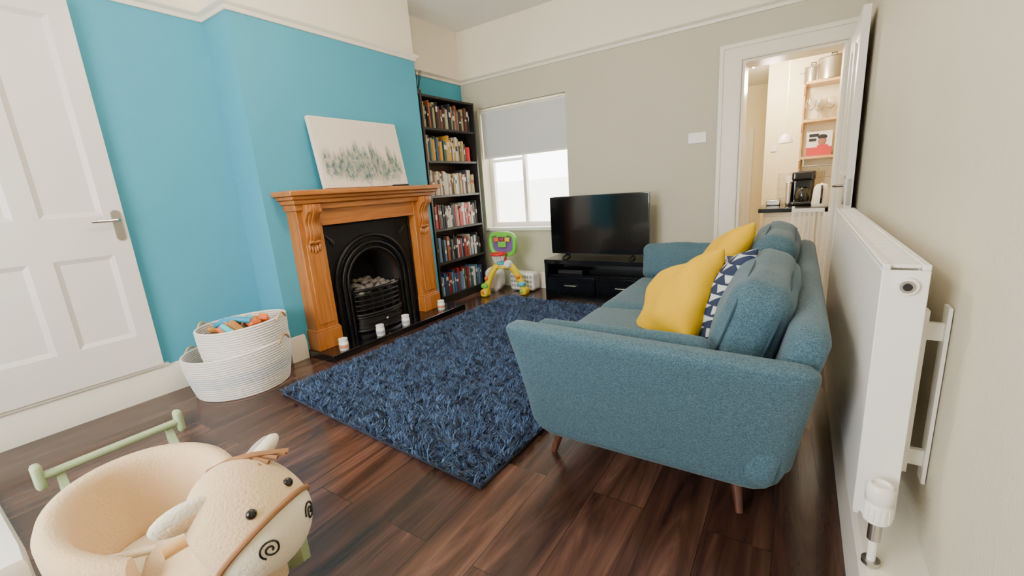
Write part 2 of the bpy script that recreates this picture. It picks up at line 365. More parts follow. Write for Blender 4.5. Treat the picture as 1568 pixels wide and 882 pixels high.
for (x,y,rr,hh) in((.19,5.56,.12,.19),(.03,5.61,.075,.14)):
    p=MB();p.lathe((x,y,1.925),[(0,0),(rr-.005,0),(rr,.005),(rr,hh),(rr+.006,hh+.005),(rr+.006,hh+.01),(.03,hh+.028),(0,hh+.028)],m_steel,n=40);p.tube([(x-.02,y,1.925+hh+.028),(x-.02,y,1.925+hh+.05),(x+.02,y,1.925+hh+.05),(x+.02,y,1.925+hh+.028)],.005,m_blackm,n=8)
    for sg in(-1,1):p.tube([(x+sg*rr,y-.03,1.925+hh*.75),(x+sg*(rr+.03),y-.03,1.925+hh*.75),(x+sg*(rr+.03),y+.03,1.925+hh*.75),(x+sg*rr,y+.03,1.925+hh*.75)],.005,m_steel,n=8)
    p.done('stock_pot',merge=False)
m_cl=M('clear_glass',(255,255,255),rough=.02,trans=1)
g=MB()
for i,(x,y) in enumerate(((.03,5.50),(.11,5.56),(.19,5.50),(.27,5.56),(.10,5.64))):
    g.lathe((x,y,1.571),[(0,0),(.035,0),(.03,.004),(.004,.01),(.004,.08),(.02,.09),(.04,.12),(.042,.15),(.032,.19),(.030,.19),(.040,.15),(.038,.12),(.018,.093),(0,.088)],m_cl,n=20)
g.done('wine_glasses')
jr=MB()
for x,cc_ in((.29,(120,80,45)),(.36,(190,150,90)),(.43,(90,60,40))):
    jr.lathe((x,5.58,1.216),[(0,0),(.03,0),(.032,.01),(.032,.11),(.026,.12),(.028,.122),(.028,.14),(0,.142)],M('jar_%d'%cc_[0],cc_,rough=.2),n=20)
jr.done('storage_jars')
cb=MB();cb.box(.02,.23,5.50,5.53,1.216,1.45,M('cookbook_cover',(225,220,212),rough=.4));cb.box(.02,.23,5.497,5.4995,1.217,1.30,M('cookbook_red',(190,50,40),rough=.4));cb.sph((.15,5.499,1.355),(.035,.003,.045),M('skin_print',(150,95,70)));cb.sph((.15,5.499,1.395),(.04,.003,.025),m_blackm);cb.box(.11,.2,5.4965,5.4985,1.25,1.32,M('cookbook_red',(190,50,40)))
cb.box(.04,.12,5.4965,5.4985,1.40,1.43,m_blackm);cb.box(.04,.10,5.4965,5.4985,1.36,1.385,m_blackm)
cb.done('cookbook',merge=False)
cm=MB();cm.rbox((.02,5.38,.76),(.2,.22,.04),.015,m_black);cm.rbox((.02,5.44,.90),(.19,.09,.30),.02,m_black);cm.rbox((.02,5.37,1.03),(.2,.2,.09),.02,m_black);cm.lathe((.02,5.34,.78),[(0,0),(.06,0),(.07,.05),(.06,.12),(.04,.14),(0,.14)],m_black);cm.rbox((-.1,5.4,.86),(.05,.16,.24),.02,m_chrome)
cm.done('coffee_machine',merge=False)
kt=MB();kt.lathe((.17,5.2,.74),[(0,0),(.07,0),(.075,.02),(.062,.17),(.045,.2),(.01,.21),(0,.22)],m_white);kt.tube([(.17,5.14,.93),(.17,5.08,.9),(.17,5.07,.82),(.17,5.13,.77)],.009,m_blackm)
kt.done('kettle')
Box('toaster',-.30,-.17,5.42,5.6,.74,.80,m_chrome,bevel=.01)
Box('thermostat',-.30,-.24,5.69,5.70,1.30,1.36,m_white,bevel=.003)
Box('wall_socket',-.14,-.04,5.68,5.69,.96,1.03,m_white,bevel=.003)
lp=MB();lp.lathe((-.16,5.3,1.36),[(.07,0),(.05,.06),(.01,.09),(0,.09)],m_white);lp.cyl((-.16,5.3,1.45),(-.16,5.3,2.2),.003,m_white);lp.done('kitchen_pendant_lamp')
cl=MB();cl.cyl((-.42,5.0,2.17),(-.42,5.0,2.2),.06,m_chrome)
for a in(0,2.1,4.2):cl.cyl((-.42+.05*cos(a),5.0+.05*sin(a),2.17),(-.42+.11*cos(a),5.0+.11*sin(a),2.09),.028,m_chrome,r1=.04)
cl.done('ceiling_spotlight')
bg=MB()
for z in(.08,.74):bg.box(-.03,.20,4.46,4.49,z,z+.03,m_white)
for i in range(6):bg.cyl((.01+i*.034,4.475,.08),(.01+i*.034,4.475,.75),.008,m_white,n=10)
bg.box(-.05,-.03,4.46,4.49,-.18,.79,m_white);bg.box(.18,.20,4.46,4.49,-.18,.77,m_white)
bg.done('baby_gate')
# ---------------------------------------------------------------- fireplace
m_iron=M('cast_iron',(24,22,22),rough=.38,metal=.3,bump=.08,bscale=120)
m_bronze=M('brown_iron_reveal',(52,40,32),rough=.45,metal=.4)  # arch reveal coloured browner than the iron plate
m_firebox=M('firebox_black',(18,15,13),rough=.9)  # near-black colour for firebox lining and block under the coals
m_hearth=M('black_granite',(14,14,16),rough=.12,var=.4,vscale=150,coat=.3)
Box('hearth_slab',XC,-2.67,1.67,3.14,0,.05,m_hearth,bevel=.004)
fp=empty('fireplace',(-2.9,2.33,.05))
s=MB()
for a,b in((1.70,1.88),(2.79,2.98)):
    s.box(XC,-2.86,a,b,.05,1.06,m_oak);s.box(XC,-2.845,a-.012,b+.012,.05,.19,m_oak);s.box(XC,-2.85,a-.006,b+.006,.19,.205,m_oak)
    s.box(-2.86,-2.853,a+.03,b-.03,.24,.82,m_oak)
s.box(XC,-2.865,1.88,2.79,.95,1.10,m_oakh)
s.box(XC,-2.855,1.88,2.79,.945,.965,m_oakh)
s.done('legs_and_frieze',fp,bevel=.004,merge=False)
s=MB()
s.box(XC,-2.83,1.68,3.00,1.06,1.105,m_oakh);s.box(XC,-2.80,1.66,3.02,1.105,1.135,m_oakh);s.box(XC,-2.775,1.64,3.045,1.135,1.16,m_oakh);s.box(XC,-2.745,1.615,3.065,1.16,1.195,m_oakh)
s.done('mantel_shelf',fp,bevel=.008,merge=False,seg=3)
def corbel(yc):
    mb=MB();prof=[];N=40
    for i in range(N+1):
        t=i/N;z=1.10-.28*t
        dep=.065*(1-t)**1.2+.012+.014*sin(t*pi*3.2)*(1-.3*t)
        prof.append((dep,z))
    for off,w2,ex in((-.044,.013,-.006),(-.023,.015,.004),(0,.018,.010),(.023,.015,.004),(.044,.013,-.006)):
        poly=[(0,1.10)]+[(max(.005,d+ex),z) for d,z in prof]+[(0,.82)]
        mb.prism(poly,lambda a,b,d:(-2.86+a,d,b),yc+off-w2*.72,yc+off+w2*.72,m_oak)
    mb.cyl((-2.80,yc-.055,1.055),(-2.80,yc+.055,1.055),.022,m_oak);mb.cyl((-2.845,yc-.04,.84),(-2.845,yc+.04,.84),.015,m_oak)
    for k in range(5):
        mb.sph((-2.85,yc+(-.04+.02*k),.80-.010*(2-abs(2-k))),(.010,.010,.028),m_oak,n=10)
    return mb
corbel(1.79).done('corbel_carving_1',fp,bevel=.003,merge=False);corbel(2.885).done('corbel_carving_2',fp,bevel=.003,merge=False)
ins=fp
yc=2.34
def arch(r,zc,zb,n=28):
    pts=[(yc-r,zb)]
    for i in range(n+1):
        a=pi-pi*i/n;pts.append((yc+r*cos(a),zc+r*sin(a)))
    pts.append((yc+r,zb));return pts
A=arch(.262,.45,.05);n=len(A)
O=[]
y0,y1,z1=1.882,2.788,.944
for (y,z) in A:
    if (y,z)==A[0]:O.append((y0,.05));continue
    if (y,z)==A[-1]:O.append((y1,.05));continue
    dy,dz=y-yc,z-.45
    t=1e9
    if abs(dy)>1e-6:t=min(t,((y1-yc) if dy>0 else (yc-y0))/abs(dy))
    if dz>1e-6:t=min(t,(z1-.45)/dz)
    O.append((yc+dy*t,.45+dz*t))
s=MB();X0=-2.945
vs=[(X0,a,b) for a,b in A]+[(X0+.004,a,b) for a,b in O];s.add(vs,[(i,i+1,n+i+1,n+i) for i in range(n-1)],m_iron)
def shr(k):return [(yc+(a-yc)*k,b if b<.1 else .05+(b-.05)*(k+.04)) for a,b in A]
A1=shr(.93);A2=shr(.84)
s.add([(X0,a,b) for a,b in A]+[(X0-.05,a,b) for a,b in A1],[(i,n+i,n+i+1,i+1) for i in range(n-1)],m_bronze)
s.add([(X0-.05,a,b) for a,b in A1]+[(-3.2,a,b) for a,b in A2],[(i,n+i,n+i+1,i+1) for i in range(n-1)],m_firebox)
s.add([(-3.2,a,b) for a,b in A2],[tuple(range(n))],m_firebox)
s.done('arched_plate',ins,smooth=30,merge=False)
s=MB()
for r,rr,zc,dx in((.268,.012,.45,.008),(.292,.006,.45,.004),(.315,.014,.45,.014),(.345,.006,.45,.006),(.375,.016,.45,.010)):
    s.tube([(X0+dx,a,b) for a,b in arch(r,zc,.05,40)],rr,m_iron,n=10)
for k in range(40):
    a=pi*k/39;s.sph((X0+.01,yc+.302*cos(a),.45+.302*sin(a)),.006,m_iron,n=6)
s.tube([(X0+.01,y0+.012,.05),(X0+.01,y0+.012,.932),(X0+.01,y1-.012,.932),(X0+.01,y1-.012,.05)],.010,m_iron,n=8)
for sg in(-1,1):
    for q in range(4):s.sph((X0+.004,yc+sg*(.40-.02*q),.86-.035*q*.6+.0),(.006,.03,.012),m_iron,n=10,R=Euler((sg*(.5+q*.4),0,0)).to_matrix())
s.done('arch_mouldings',ins,merge=False)
s=MB()
def bow(z,b,w=.23):
    return [(-2.95+b*cos(pi*(i/20-.5)),yc+w*sin(pi*(i/20-.5)),z) for i in range(21)]
for z in(.23,.27,.31,.35,.385):s.tube(bow(z,.07),.007,m_iron,n=8)
s.tube(bow(.395,.075),.012,m_iron,n=8);s.tube(bow(.19,.085),.014,m_iron,n=8)
for i in range(1,20,3):
    a=pi*(i/20-.5);s.cyl((-2.95+.07*cos(a),yc+.23*sin(a),.19),(-2.95+.07*cos(a),yc+.23*sin(a),.39),.006,m_iron,n=8)
for k in range(20):
    a0=pi*(k/20-.5);a1=pi*((k+1)/20-.5);q=[]
    for a in(a0,a1):
        q+=[(-2.95+.07*cos(a),yc+.22*sin(a),.17),(-2.95+.10*cos(a),yc+.235*sin(a),.055)]
    s.add([q[0],q[1],q[3],q[2]],[(0,1,2,3)],m_iron)
s.tube(bow(.17,.085,w=.235),.01,m_iron,n=8);s.tube(bow(.065,.11,w=.245),.013,m_iron,n=8);s.tube(bow(.12,.092,w=.232),.006,m_iron,n=8)
s.sph((-2.86,yc,.12),.014,m_chrome,n=10)
s.box(-3.18,-2.95,yc-.2,yc+.2,.19,.21,m_iron)
s.done('fire_grate',ins,merge=False)
s=MB();m_coal=M('coal_pebbles',(110,102,92),rough=.9,var=.5,vscale=30,bump=.5,bscale=40)
for i in range(90):
    a=random.uniform(-1,1);b=random.random()
    s.sph((-2.91-.2*b,yc+.19*a,.375+.05*b*(1-a*a)+random.uniform(-.02,.03)),(random.uniform(.02,.034),random.uniform(.02,.036),random.uniform(.016,.024)),m_coal,n=8)
s.box(-3.15,-2.94,yc-.19,yc+.19,.22,.35,m_firebox)
s.done('coals',ins,merge=False)
# painting
def paint_mat():
    m=M('painting_print',(240,232,222),rough=.8);nt,b=nodes(m);N=nt.nodes;L=nt.links
    tc=N.new('ShaderNodeTexCoord');sp=N.new('ShaderNodeSeparateXYZ');L.new(tc.outputs['Object'],sp.inputs[0])
    def mth(op,a,bb,c=None):
        x=N.new('ShaderNodeMath');x.operation=op
        for i,v in enumerate((a,bb,c)):
            if v is None:continue
            if isinstance(v,(int,float)):x.inputs[i].default_value=v
            else:L.new(v,x.inputs[i])
        return x.outputs[0]
    def stepn(fr,seed,amp):
        q=mth('FLOOR',mth('MULTIPLY',sp.outputs['Y'],fr),None);w=N.new('ShaderNodeTexWhiteNoise');w.noise_dimensions='1D';L.new(mth('ADD',q,seed),w.inputs['W']);return mth('MULTIPLY',w.outputs['Value'],amp)
    yy=mth('POWER',mth('ABSOLUTE',mth('DIVIDE',sp.outputs['Y'],.385),None),2)
    top=mth('ADD',mth('ADD',stepn(48,3.3,.07),stepn(17,5.1,.10)),mth('SUBTRACT',.235,mth('MULTIPLY',yy,.10)))
    n2=N.new('ShaderNodeTexNoise');n2.inputs['Scale'].default_value=13;n2.inputs['Detail'].default_value=7;n2.inputs['Roughness'].default_value=.75;L.new(tc.outputs['Object'],n2.inputs['Vector'])
    d1=mth('MULTIPLY',mth('SUBTRACT',top,sp.outputs['Z']),14);d1.node.use_clamp=True
    d2=mth('MULTIPLY',mth('SUBTRACT',sp.outputs['Z'],mth('ADD',mth('MULTIPLY',mth('SUBTRACT',n2.outputs['Fac'],.5),.30),mth('MULTIPLY',yy,.06))),14);d2.node.use_clamp=True
    d3=mth('MULTIPLY',mth('SUBTRACT',1.0,yy),5);d3.node.use_clamp=True
    env=mth('MULTIPLY',mth('MULTIPLY',d1,d2),d3)
    nn=mth('MULTIPLY',mth('SUBTRACT',n2.outputs['Fac'],.26),5);nn.node.use_clamp=True
    fac=mth('MULTIPLY',mth('MULTIPLY',env,nn),.92)
    mp=N.new('ShaderNodeMapping');mp.inputs['Scale'].default_value=(1,30,17);L.new(tc.outputs['Object'],mp.inputs[0])
    n3=N.new('ShaderNodeTexNoise');n3.inputs['Scale'].default_value=1;n3.inputs['Detail'].default_value=7;n3.inputs['Roughness'].default_value=.78;L.new(mp.outputs[0],n3.inputs['Vector'])
    c2=N.new('ShaderNodeValToRGB');e=c2.color_ramp.elements;e[0].position=.34;e[0].color=lin((24,42,52));e[1].position=.66;e[1].color=lin((222,206,186))
    x=e.new(.43);x.color=lin((66,98,106));x=e.new(.49);x.color=lin((112,138,116));x=e.new(.54);x.color=lin((168,176,166));x=e.new(.58);x.color=lin((186,138,98));L.new(n3.outputs['Fac'],c2.inputs[0])
    mx=N.new('ShaderNodeMix');mx.data_type='RGBA';mx.inputs['A'].default_value=lin((236,220,202));L.new(c2.outputs[0],mx.inputs['B'])
    L.new(fac,mx.inputs['Factor']);L.new(mx.outputs['Result'],b.inputs['Base Color'])
    return m
p=MB();p.box(-.018,.018,-.40,.40,0,.51,paint_mat());o=p.done('canvas_painting',bevel=.003,origin=(0,0,0));o.location=(-2.845,2.335,1.199);o.rotation_euler=(0,radians(-9),0)
k=MB();k.rbox((-2.80,2.62,1.203),(.045,.15,.014),.006,m_blackm);k.done('remote_control')
m_wax=M('white_wax',(245,240,232),rough=.5);m_lbl=M('jar_label',(205,140,105),rough=.6)
for i,(x,y) in enumerate([(-2.72,1.80),(-2.72,2.14),(-2.73,2.42),(-2.77,2.91)]):
    c=MB();c.lathe((x,y,.05),[(0,0),(.030,0),(.033,.006),(.033,.056),(.029,.062),(.03,.070),(.0315,.071),(.0315,.084),(0,.086)],m_wax,n=24)
    c.lathe((x,y,.05),[(.0335,.014),(.0345,.015),(.0345,.04),(.0335,.041)],m_lbl if i in(0,3) else M('jar_label_grey',(170,172,180)),n=24)
    c.done('jar_candle')
# ---------------------------------------------------------------- bookcase
m_bc=wood('black_brown_wood',(34,27,25),(22,17,16),scale=(10,10,1.5),rough=.45)
m_bcb=M('bookcase_back',(72,50,38),rough=.7)
bx0,bx1,by0,by1=XL+.025,-2.975,3.15,3.95
s=MB();s.box(bx0,bx1,by0,by0+.02,0,2.02,m_bc);s.box(bx0,bx1,by1-.02,by1,0,2.02,m_bc);s.box(bx0,bx0+.006,by0+.02,by1-.02,0,2.02,m_bcb)
SZ=[.06,.41,.745,1.075,1.405,1.71,2.00]
for z in SZ:s.box(bx0+.006,bx1-.004,by0+.02,by1-.02,z,z+.02,m_bc)
s.box(bx1-.02,bx1-.01,by0+.02,by1-.02,0,.06,m_bc)
s.done('bookcase',smooth=0,merge=False)
pal=[(26,26,30),(128,30,26),(190,180,155),(160,140,98),(34,62,100),(50,84,68),(190,140,40),(100,50,34),(205,203,196),(60,60,65),(30,42,50),(145,78,44),(170,50,42),(90,120,145)]
pm=[M('book_%d'%i,c,rough=.55) for i,c in enumerate(pal)]
rowp=[[4,13,8,9,5,13,4,1,13],[8,1,0,2,9,0,13,11],[8,1,9,12,8,0,0,2],[2,8,3,2,7,9,2,7],[5,6,6,3,10,5,3,2,4],[3,0,2,7,9,0,3,11,0]]
s=MB()
for r in range(6):
    z=SZ[r]+.021;H=SZ[r+1]-z;y=by0+.024
    end=by1-.03-(.13 if r==4 else 0)
    while y<end:
        t=random.uniform(.013,.034);h=min(H-.02,random.uniform(.18,.25));dp=random.uniform(.14,.19)
        if y+t>end:break
        x1=bx1-.03-random.uniform(0,.02);mi=random.choice(rowp[r]);m=pm[mi]
        s.box(x1-dp,x1,y+.0005,y+t-.0005,z,z+h,m)
        if random.random()<.65:
            q=random.uniform(.35,.8)*h;s.box(x1,x1+.0006,y+.002,y+t-.002,z+q,z+q+random.uniform(.015,.05),pm[8 if mi not in(8,2,3) else random.choice([0,1,4,12])])
        y+=t
s.done('books',smooth=0,merge=False)
mg=MB();mg.lathe((bx1-.08,by1-.10,SZ[4]+.021),[(0,0),(.04,0),(.042,.01),(.042,.15),(.038,.15),(.038,.02),(0,.02)],M('red_tin',(200,30,35),rough=.3));mg.done('red_storage_tin')
rd=MB();rd.lathe((bx1-.1,3.24,2.021),[(0,0),(.035,0),(.037,.01),(.03,.05),(.012,.065),(.012,.08),(0,.08)],M('diffuser_bottle',(40,45,45),rough=.1))
for i in range(7):
    a=i*.9;rd.cyl((bx1-.1,3.24,2.05),(bx1-.1+.05*cos(a),3.24+.05*sin(a),2.24),.0025,m_blackm,n=6)
rd.done('reed_diffuser')
# ---------------------------------------------------------------- TV and stand
s=MB();x0,x1,y0,y1=-2.10,-1.02,3.74,4.13
s.box(x0,x1,y0,y1,.36,.40,m_black);s.box(x0+.03,x1-.03,y0+.02,y1-.01,.23,.25,m_black);s.box(x0,x0+.03,y0+.005,y1,.0,.36,m_black);s.box(x1-.03,x1,y0+.005,y1,.0,.36,m_black);s.box(x0+.03,x1-.03,y0+.02,y1-.01,.0,.03,m_black);s.box(x0+.03,x1-.03,y1-.01,y1,0,.36,m_blackm)
xm=(x0+x1)/2
s.box(xm-.01,xm+.01,y0+.025,y1-.01,.03,.23,m_black)
for a,b in((x0+.035,xm-.012),(xm+.012,x1-.035)):
    s.box(a,b,y0+.002,y0+.0195,.03,.228,m_black)
    cx=(a+b)/2;s.tube([(cx-.06,y0,.15),(cx-.06,y0-.02,.15),(cx+.06,y0-.02,.15),(cx+.06,y0,.15)],.005,m_chrome,n=8)
s.done('tv_stand',bevel=.003,merge=False)
s=MB();ty=3.91
m_scr=M('tv_screen',(8,9,11),rough=.12,coat=.2)
s.rbox((-1.595,ty,.719),(.99,.035,.565),.012,m_black,n=8);s.box(-1.595-.485,-1.595+.485,ty-.0185,ty-.0172,.452,.992,m_scr)
s.box(-1.8,-1.39,ty+.015,ty+.05,.5,.8,m_blackm)
for x in(-1.93,-1.26):s.tube([(x,ty,.45),(x,ty,.425),(x,ty-.09,.409)],.008,m_blackm,n=8);s.tube([(x,ty,.43),(x,ty+.08,.409)],.008,m_blackm,n=8)
s.done('television',merge=False)
Box('set_top_box',-1.98,-1.72,3.80,3.98,.251,.29,m_blackm,bevel=.004)
s=MB();s.rbox((-.77,YB-.005,1.42),(.145,.01,.086),.004,m_white,n=6);s.box(-.80,-.775,YB-.014,YB-.008,1.405,1.435,m_white);s.box(-.765,-.74,YB-.014,YB-.008,1.405,1.435,m_white);s.done('light_switch',merge=False)
# ---------------------------------------------------------------- rug
rug=bpy.data.meshes.new('shag_rug')
C=[Vector((-2.52,1.21)),Vector((-.94,1.09)),Vector((-.88,3.46)),Vector((-2.49,3.60))]
def RP(u,v):return (C[0]*(1-u)+C[1]*u)*(1-v)+(C[3]*(1-u)+C[2]*u)*v
V=[];F=[];MI=[]
for z in(.004,.014):
    for c in C:V.append((c.x,c.y,z))
F+=[(0,3,2,1),(4,5,6,7),(0,1,5,4),(1,2,6,5),(2,3,7,6),(3,0,4,7)];MI+=[0]*6
R=random.Random(3)
NU,NV=240,350
for i in range(NU):
    for j in range(NV):
        u=(i+R.random())/NU;v=(j+R.random())/NV;p=RP(u,v)
        wx=p.x+.014*noise.noise(Vector((p.x*40,p.y*40,1)));wy=p.y+.014*noise.noise(Vector((p.x*40,p.y*40,7)))
        cx,cy=int(wx*42+200),int(wy*42+200)
        hsh=(cx*73856093^cy*19349663)%1000/1000
        a=hsh*6.283+R.uniform(-.9,.9);b=((cx*2654435^cy*40503)%997)/997*2-1
        L=.034+.012*R.random();lean=.017+.005*b+R.uniform(-.006,.01);w=.0028
        dx,dy=cos(a),sin(a);px,py=-dy*w,dx*w;k=len(V)
        zt=.014+L*(.82+.10*b)
        V+=[(p.x-px,p.y-py,.01),(p.x+px,p.y+py,.01),(p.x+dx*lean*.5-px,p.y+dy*lean*.5-py,.01+(zt-.01)*.62),(p.x+dx*lean*.5+px,p.y+dy*lean*.5+py,.01+(zt-.01)*.62),(p.x+dx*lean*1.5,p.y+dy*lean*1.5,zt)]
        F+=[(k,k+1,k+3,k+2),(k+2,k+3,k+4)];q=R.choice((0,0,1,1,2));MI+=[q,q]
rug.from_pydata(V,[],F)
for n_,c_ in(('rug_navy',(18,32,60)),('rug_blue',(44,74,116)),('rug_steel',(82,116,158))):
    rug.materials.append(M(n_,c_,rough=.75,sheen=.2))
rug.polygons.foreach_set('material_index',MI)
ro=bpy.data.objects.new('shag_rug',rug);SC.collection.objects.link(ro)
# ---------------------------------------------------------------- sofa
def fabric(name,c1,c2):
    m=M(name,c1,rough=.9,sheen=.1);nt,b=nodes(m);N=nt.nodes;L=nt.links
    tc=N.new('ShaderNodeTexCoord');outs=[]
    for sc in((160,160,640),(640,640,160)):
        mp=N.new('ShaderNodeMapping');mp.inputs['Scale'].default_value=sc;L.new(tc.outputs['Object'],mp.inputs[0])
        n=N.new('ShaderNodeTexNoise');n.inputs['Scale'].default_value=1;n.inputs['Detail'].default_value=2;L.new(mp.outputs[0],n.inputs['Vector']);outs.append(n.outputs['Fac'])
    ad=N.new('ShaderNodeMath');ad.operation='ADD';L.new(outs[0],ad.inputs[0]);L.new(outs[1],ad.inputs[1])
    hf=N.new('ShaderNodeMath');hf.operation='MULTIPLY';hf.inputs[1].default_value=.5;L.new(ad.outputs[0],hf.inputs[0])
    cr=N.new('ShaderNodeValToRGB');e=cr.color_ramp.elements;e[0].position=.38;e[0].color=lin(c2);e[1].position=.64;e[1].color=lin(c1);L.new(hf.outputs[0],cr.inputs[0]);L.new(cr.outputs[0],b.inputs['Base Color'])
    bp=N.new('ShaderNodeBump');bp.inputs['Strength'].default_value=.2;bp.inputs['Distance'].default_value=.002;L.new(hf.outputs[0],bp.inputs['Height']);L.new(bp.outputs[0],b.inputs['Normal'])
    return m
m_sofa=fabric('teal_tweed',(80,112,124),(36,62,74))
m_pipe=M('sofa_piping',(44,70,80),rough=.9)
sf=empty('sofa',(-.4,2.2,0))
def arm_def(sgn):
    def f(q,p):
        s=(p[2]+1)/2
        x=q.x;x*= (.93+.07*s)
        x+= .02*(s-.5)
        z=q.z-.03*(p[0]+1)/2*s+.0
        e=max(0,abs(p[0])-.75)/.25
        z+= .07*e*e*(1-s)
        y=q.y-sgn*.13*s*s**.3
        return(x,y,z)
    return f
s=MB();s.rbox((-.395,1.35,.405),(.93,.11,.49),.045,m_sofa,deform=arm_def(1),n=22);s.done('arm_near',sf,smooth=60)
s=MB();s.rbox((-.395,3.03,.405),(.93,.11,.49),.045,m_sofa,deform=arm_def(-1),n=22);s.done('arm_far',sf,smooth=60)
s=MB();s.rbox((-.44,2.19,.255),(.80,1.62,.15),.04,m_sofa,n=14);s.done('base_frame',sf,smooth=60)
s=MB();s.rbox((.0,2.19,.45),(.10,1.86,.50),.045,m_sofa,rot=(0,radians(13),0),n=18);s.done('back_frame',sf,smooth=60)
for nm,yy in(('seat_cushion_1',1.79),('seat_cushion_2',2.60)):
    s=MB();s.rbox((-.56,yy,.37),(.70,.80,.15),.05,m_sofa,puff=(.01,.0,.02),n=16,wr=.004);s.done(nm,sf,smooth=60)
def slump(q,p):
    return (q.x,q.y,q.z-.018*max(0,p[2])*(abs(p[1])**3)+.006*sin(p[1]*5)*max(0,p[2]))
for nm,yy,zz0 in(('back_cushion_1',1.79,.60),('back_cushion_2',2.61,.635)):
    s=MB();Re=(0,radians(18),0);cc=Vector((-.115,yy,zz0));s.rbox(cc,(.165,.80,.38),.06,m_sofa,rot=Re,puff=(.035,.008,.012),deform=slump,n=22,wr=.009)
    Rm=Euler(Re).to_matrix()
    for sx in(-.06,.06):
        pth=[]
        for i in range(48):
            a=2*pi*i/48;yy2=.393*math.copysign(abs(cos(a))**.4,cos(a));zz=.180*math.copysign(abs(sin(a))**.4,sin(a));pth.append(cc+Rm@Vector((sx,yy2,zz)))
        s.tube(pth,.0035,m_pipe,n=6,closed=True)
    s.done(nm,sf,smooth=60,merge=False)
s=MB();s.rbox((-.50,1.385,.515),(.62,.08,.20),.038,m_sofa,rot=(radians(14),0,0),puff=(0,.012,.006),n=14,wr=.006);s.done('arm_bolster_near',sf,smooth=60)
s=MB();s.rbox((-.60,2.98,.555),(.56,.11,.24),.05,m_sofa,rot=(radians(-10),0,0),puff=(0,.03,.01),n=14,wr=.008);s.done('arm_bolster_far',sf,smooth=60)
s=MB()
for (x,y),(tx,ty2) in(((-.81,1.44),(-.76,1.50)),((-.10,1.41),(-.14,1.49)),((-.81,2.97),(-.76,2.90)),((-.10,2.97),(-.14,2.90))):
    s.cyl((x,y,0),(tx,ty2,.20),.012,m_leg,r1=.024)
s.done('legs',sf)
def geo_mat():
    m=M('navy_geo_print',(230,228,220),rough=.85);nt,b=nodes(m);N=nt.nodes;L=nt.links
    tc=N.new('ShaderNodeTexCoord');sp=N.new('ShaderNodeSeparateXYZ');L.new(tc.outputs['Object'],sp.inputs[0])
    def mth(op,a,bb):
        x=N.new('ShaderNodeMath');x.operation=op
        for i,v in enumerate((a,bb)):
            if v is None:continue
            if isinstance(v,(int,float)):x.inputs[i].default_value=v
            else:L.new(v,x.inputs[i])
        return x.outputs[0]
    a=mth('FRACT',mth('MULTIPLY',sp.outputs['Y'],22),None);c=mth('FRACT',mth('MULTIPLY',sp.outputs['Z'],26),None)
    g=mth('GREATER_THAN',mth('SUBTRACT',1,mth('MULTIPLY',mth('ABSOLUTE',mth('SUBTRACT',a,.5),None),2)),mth('ADD',mth('MULTIPLY',c,1.05),-.2))
    mx=N.new('ShaderNodeMix');mx.data_type='RGBA';mx.inputs['A'].default_value=lin((190,192,190));mx.inputs['B'].default_value=lin((30,42,70));L.new(g,mx.inputs['Factor']);L.new(mx.outputs['Result'],b.inputs['Base Color'])
    return m
m_yel=M('mustard_velvet',(222,174,0),rough=.85,bump=.3,bscale=22,var=.12,vscale=8,spec=.2)
def RF(nrm,up):
    z=Vector(nrm).normalized();y=Vector(up);y=(y-z*y.dot(z)).normalized();x=y.cross(z);return Matrix((x,y,z)).transposed()
MB().pillow((-.43,1.92,.57),.45,.42,.17,m_yel,RF((-.78,-.48,.60),(.15,.75,1)),seed=3,wr=.012).done('yellow_cushion',smooth=70)
MB().pillow((-.33,2.34,.645),.42,.42,.15,m_yel,RF((-.85,-.2,.55),(.1,.45,1)),seed=9,wr=.010).done('yellow_cushion',smooth=70)
MB().pillow((-.27,1.93,.60),.40,.42,.12,geo_mat(),RF((-.85,-.30,.45),(.25,.35,1)),seed=5).done('patterned_cushion',smooth=70)
# ---------------------------------------------------------------- radiator
rd=empty('radiator',(.2,2.0,.26))
Y1,Y2,ZA,ZB=1.19,2.80,.27,.89
s=MB()
for xx0,xx1 in((.160,.172),(.222,.234)):s.box(xx0,xx1,Y1+.003,Y2-.003,ZA,ZB-.015,m_white)
npan=40
for i in range(npan):
    y=Y1+.03+(Y2-Y1-.06)*i/npan;s.box(.174,.220,y,y+.004,ZA+.04,ZB-.04,m_white)
s.done('panels',rd,bevel=.004,merge=False)
s=MB();s.box(.158,.236,Y1-.002,Y1+.002,ZA+.01,ZB-.012,m_white);s.box(.158,.236,Y2-.002,Y2+.002,ZA+.01,ZB-.012,m_white)
s.box(.158,.172,Y1-.002,Y2+.002,ZB-.012,ZB,m_white);s.box(.222,.236,Y1-.002,Y2+.002,ZB-.012,ZB,m_white)
for i in range(60):
    y=Y1+.01+(Y2-Y1-.02)*i/60;s.box(.172,.222,y,y+.013,ZB-.01,ZB-.002,m_white)
s.done('casing',rd,bevel=.002,merge=False)
s=MB();s.cyl((.20,Y1-.001,.845),(.20,Y1-.012,.845),.019,m_white,n=24);s.cyl((.20,Y1-.012,.845),(.20,Y1-.016,.845),.013,m_chrome,n=24);s.cyl((.20,Y1-.016,.845),(.20,Y1-.019,.845),.008,m_blackm,n=12)
s.lathe((.195,1.135,.305),[(0,0),(.022,0),(.026,.004),(.026,.045),(.0235,.049),(.0235,.053),(.0265,.057),(.0265,.088),(.022,.095),(.017,.096),(.015,.091),(0,.091)],m_white,n=28)
for i in range(16):
    a=2*pi*i/16;s.box(-.0015,.0015,.0255,.0275,.01,.042,m_white,X=Matrix.Translation((.195,1.135,.305))@Matrix.Rotation(a,4,'Z'))
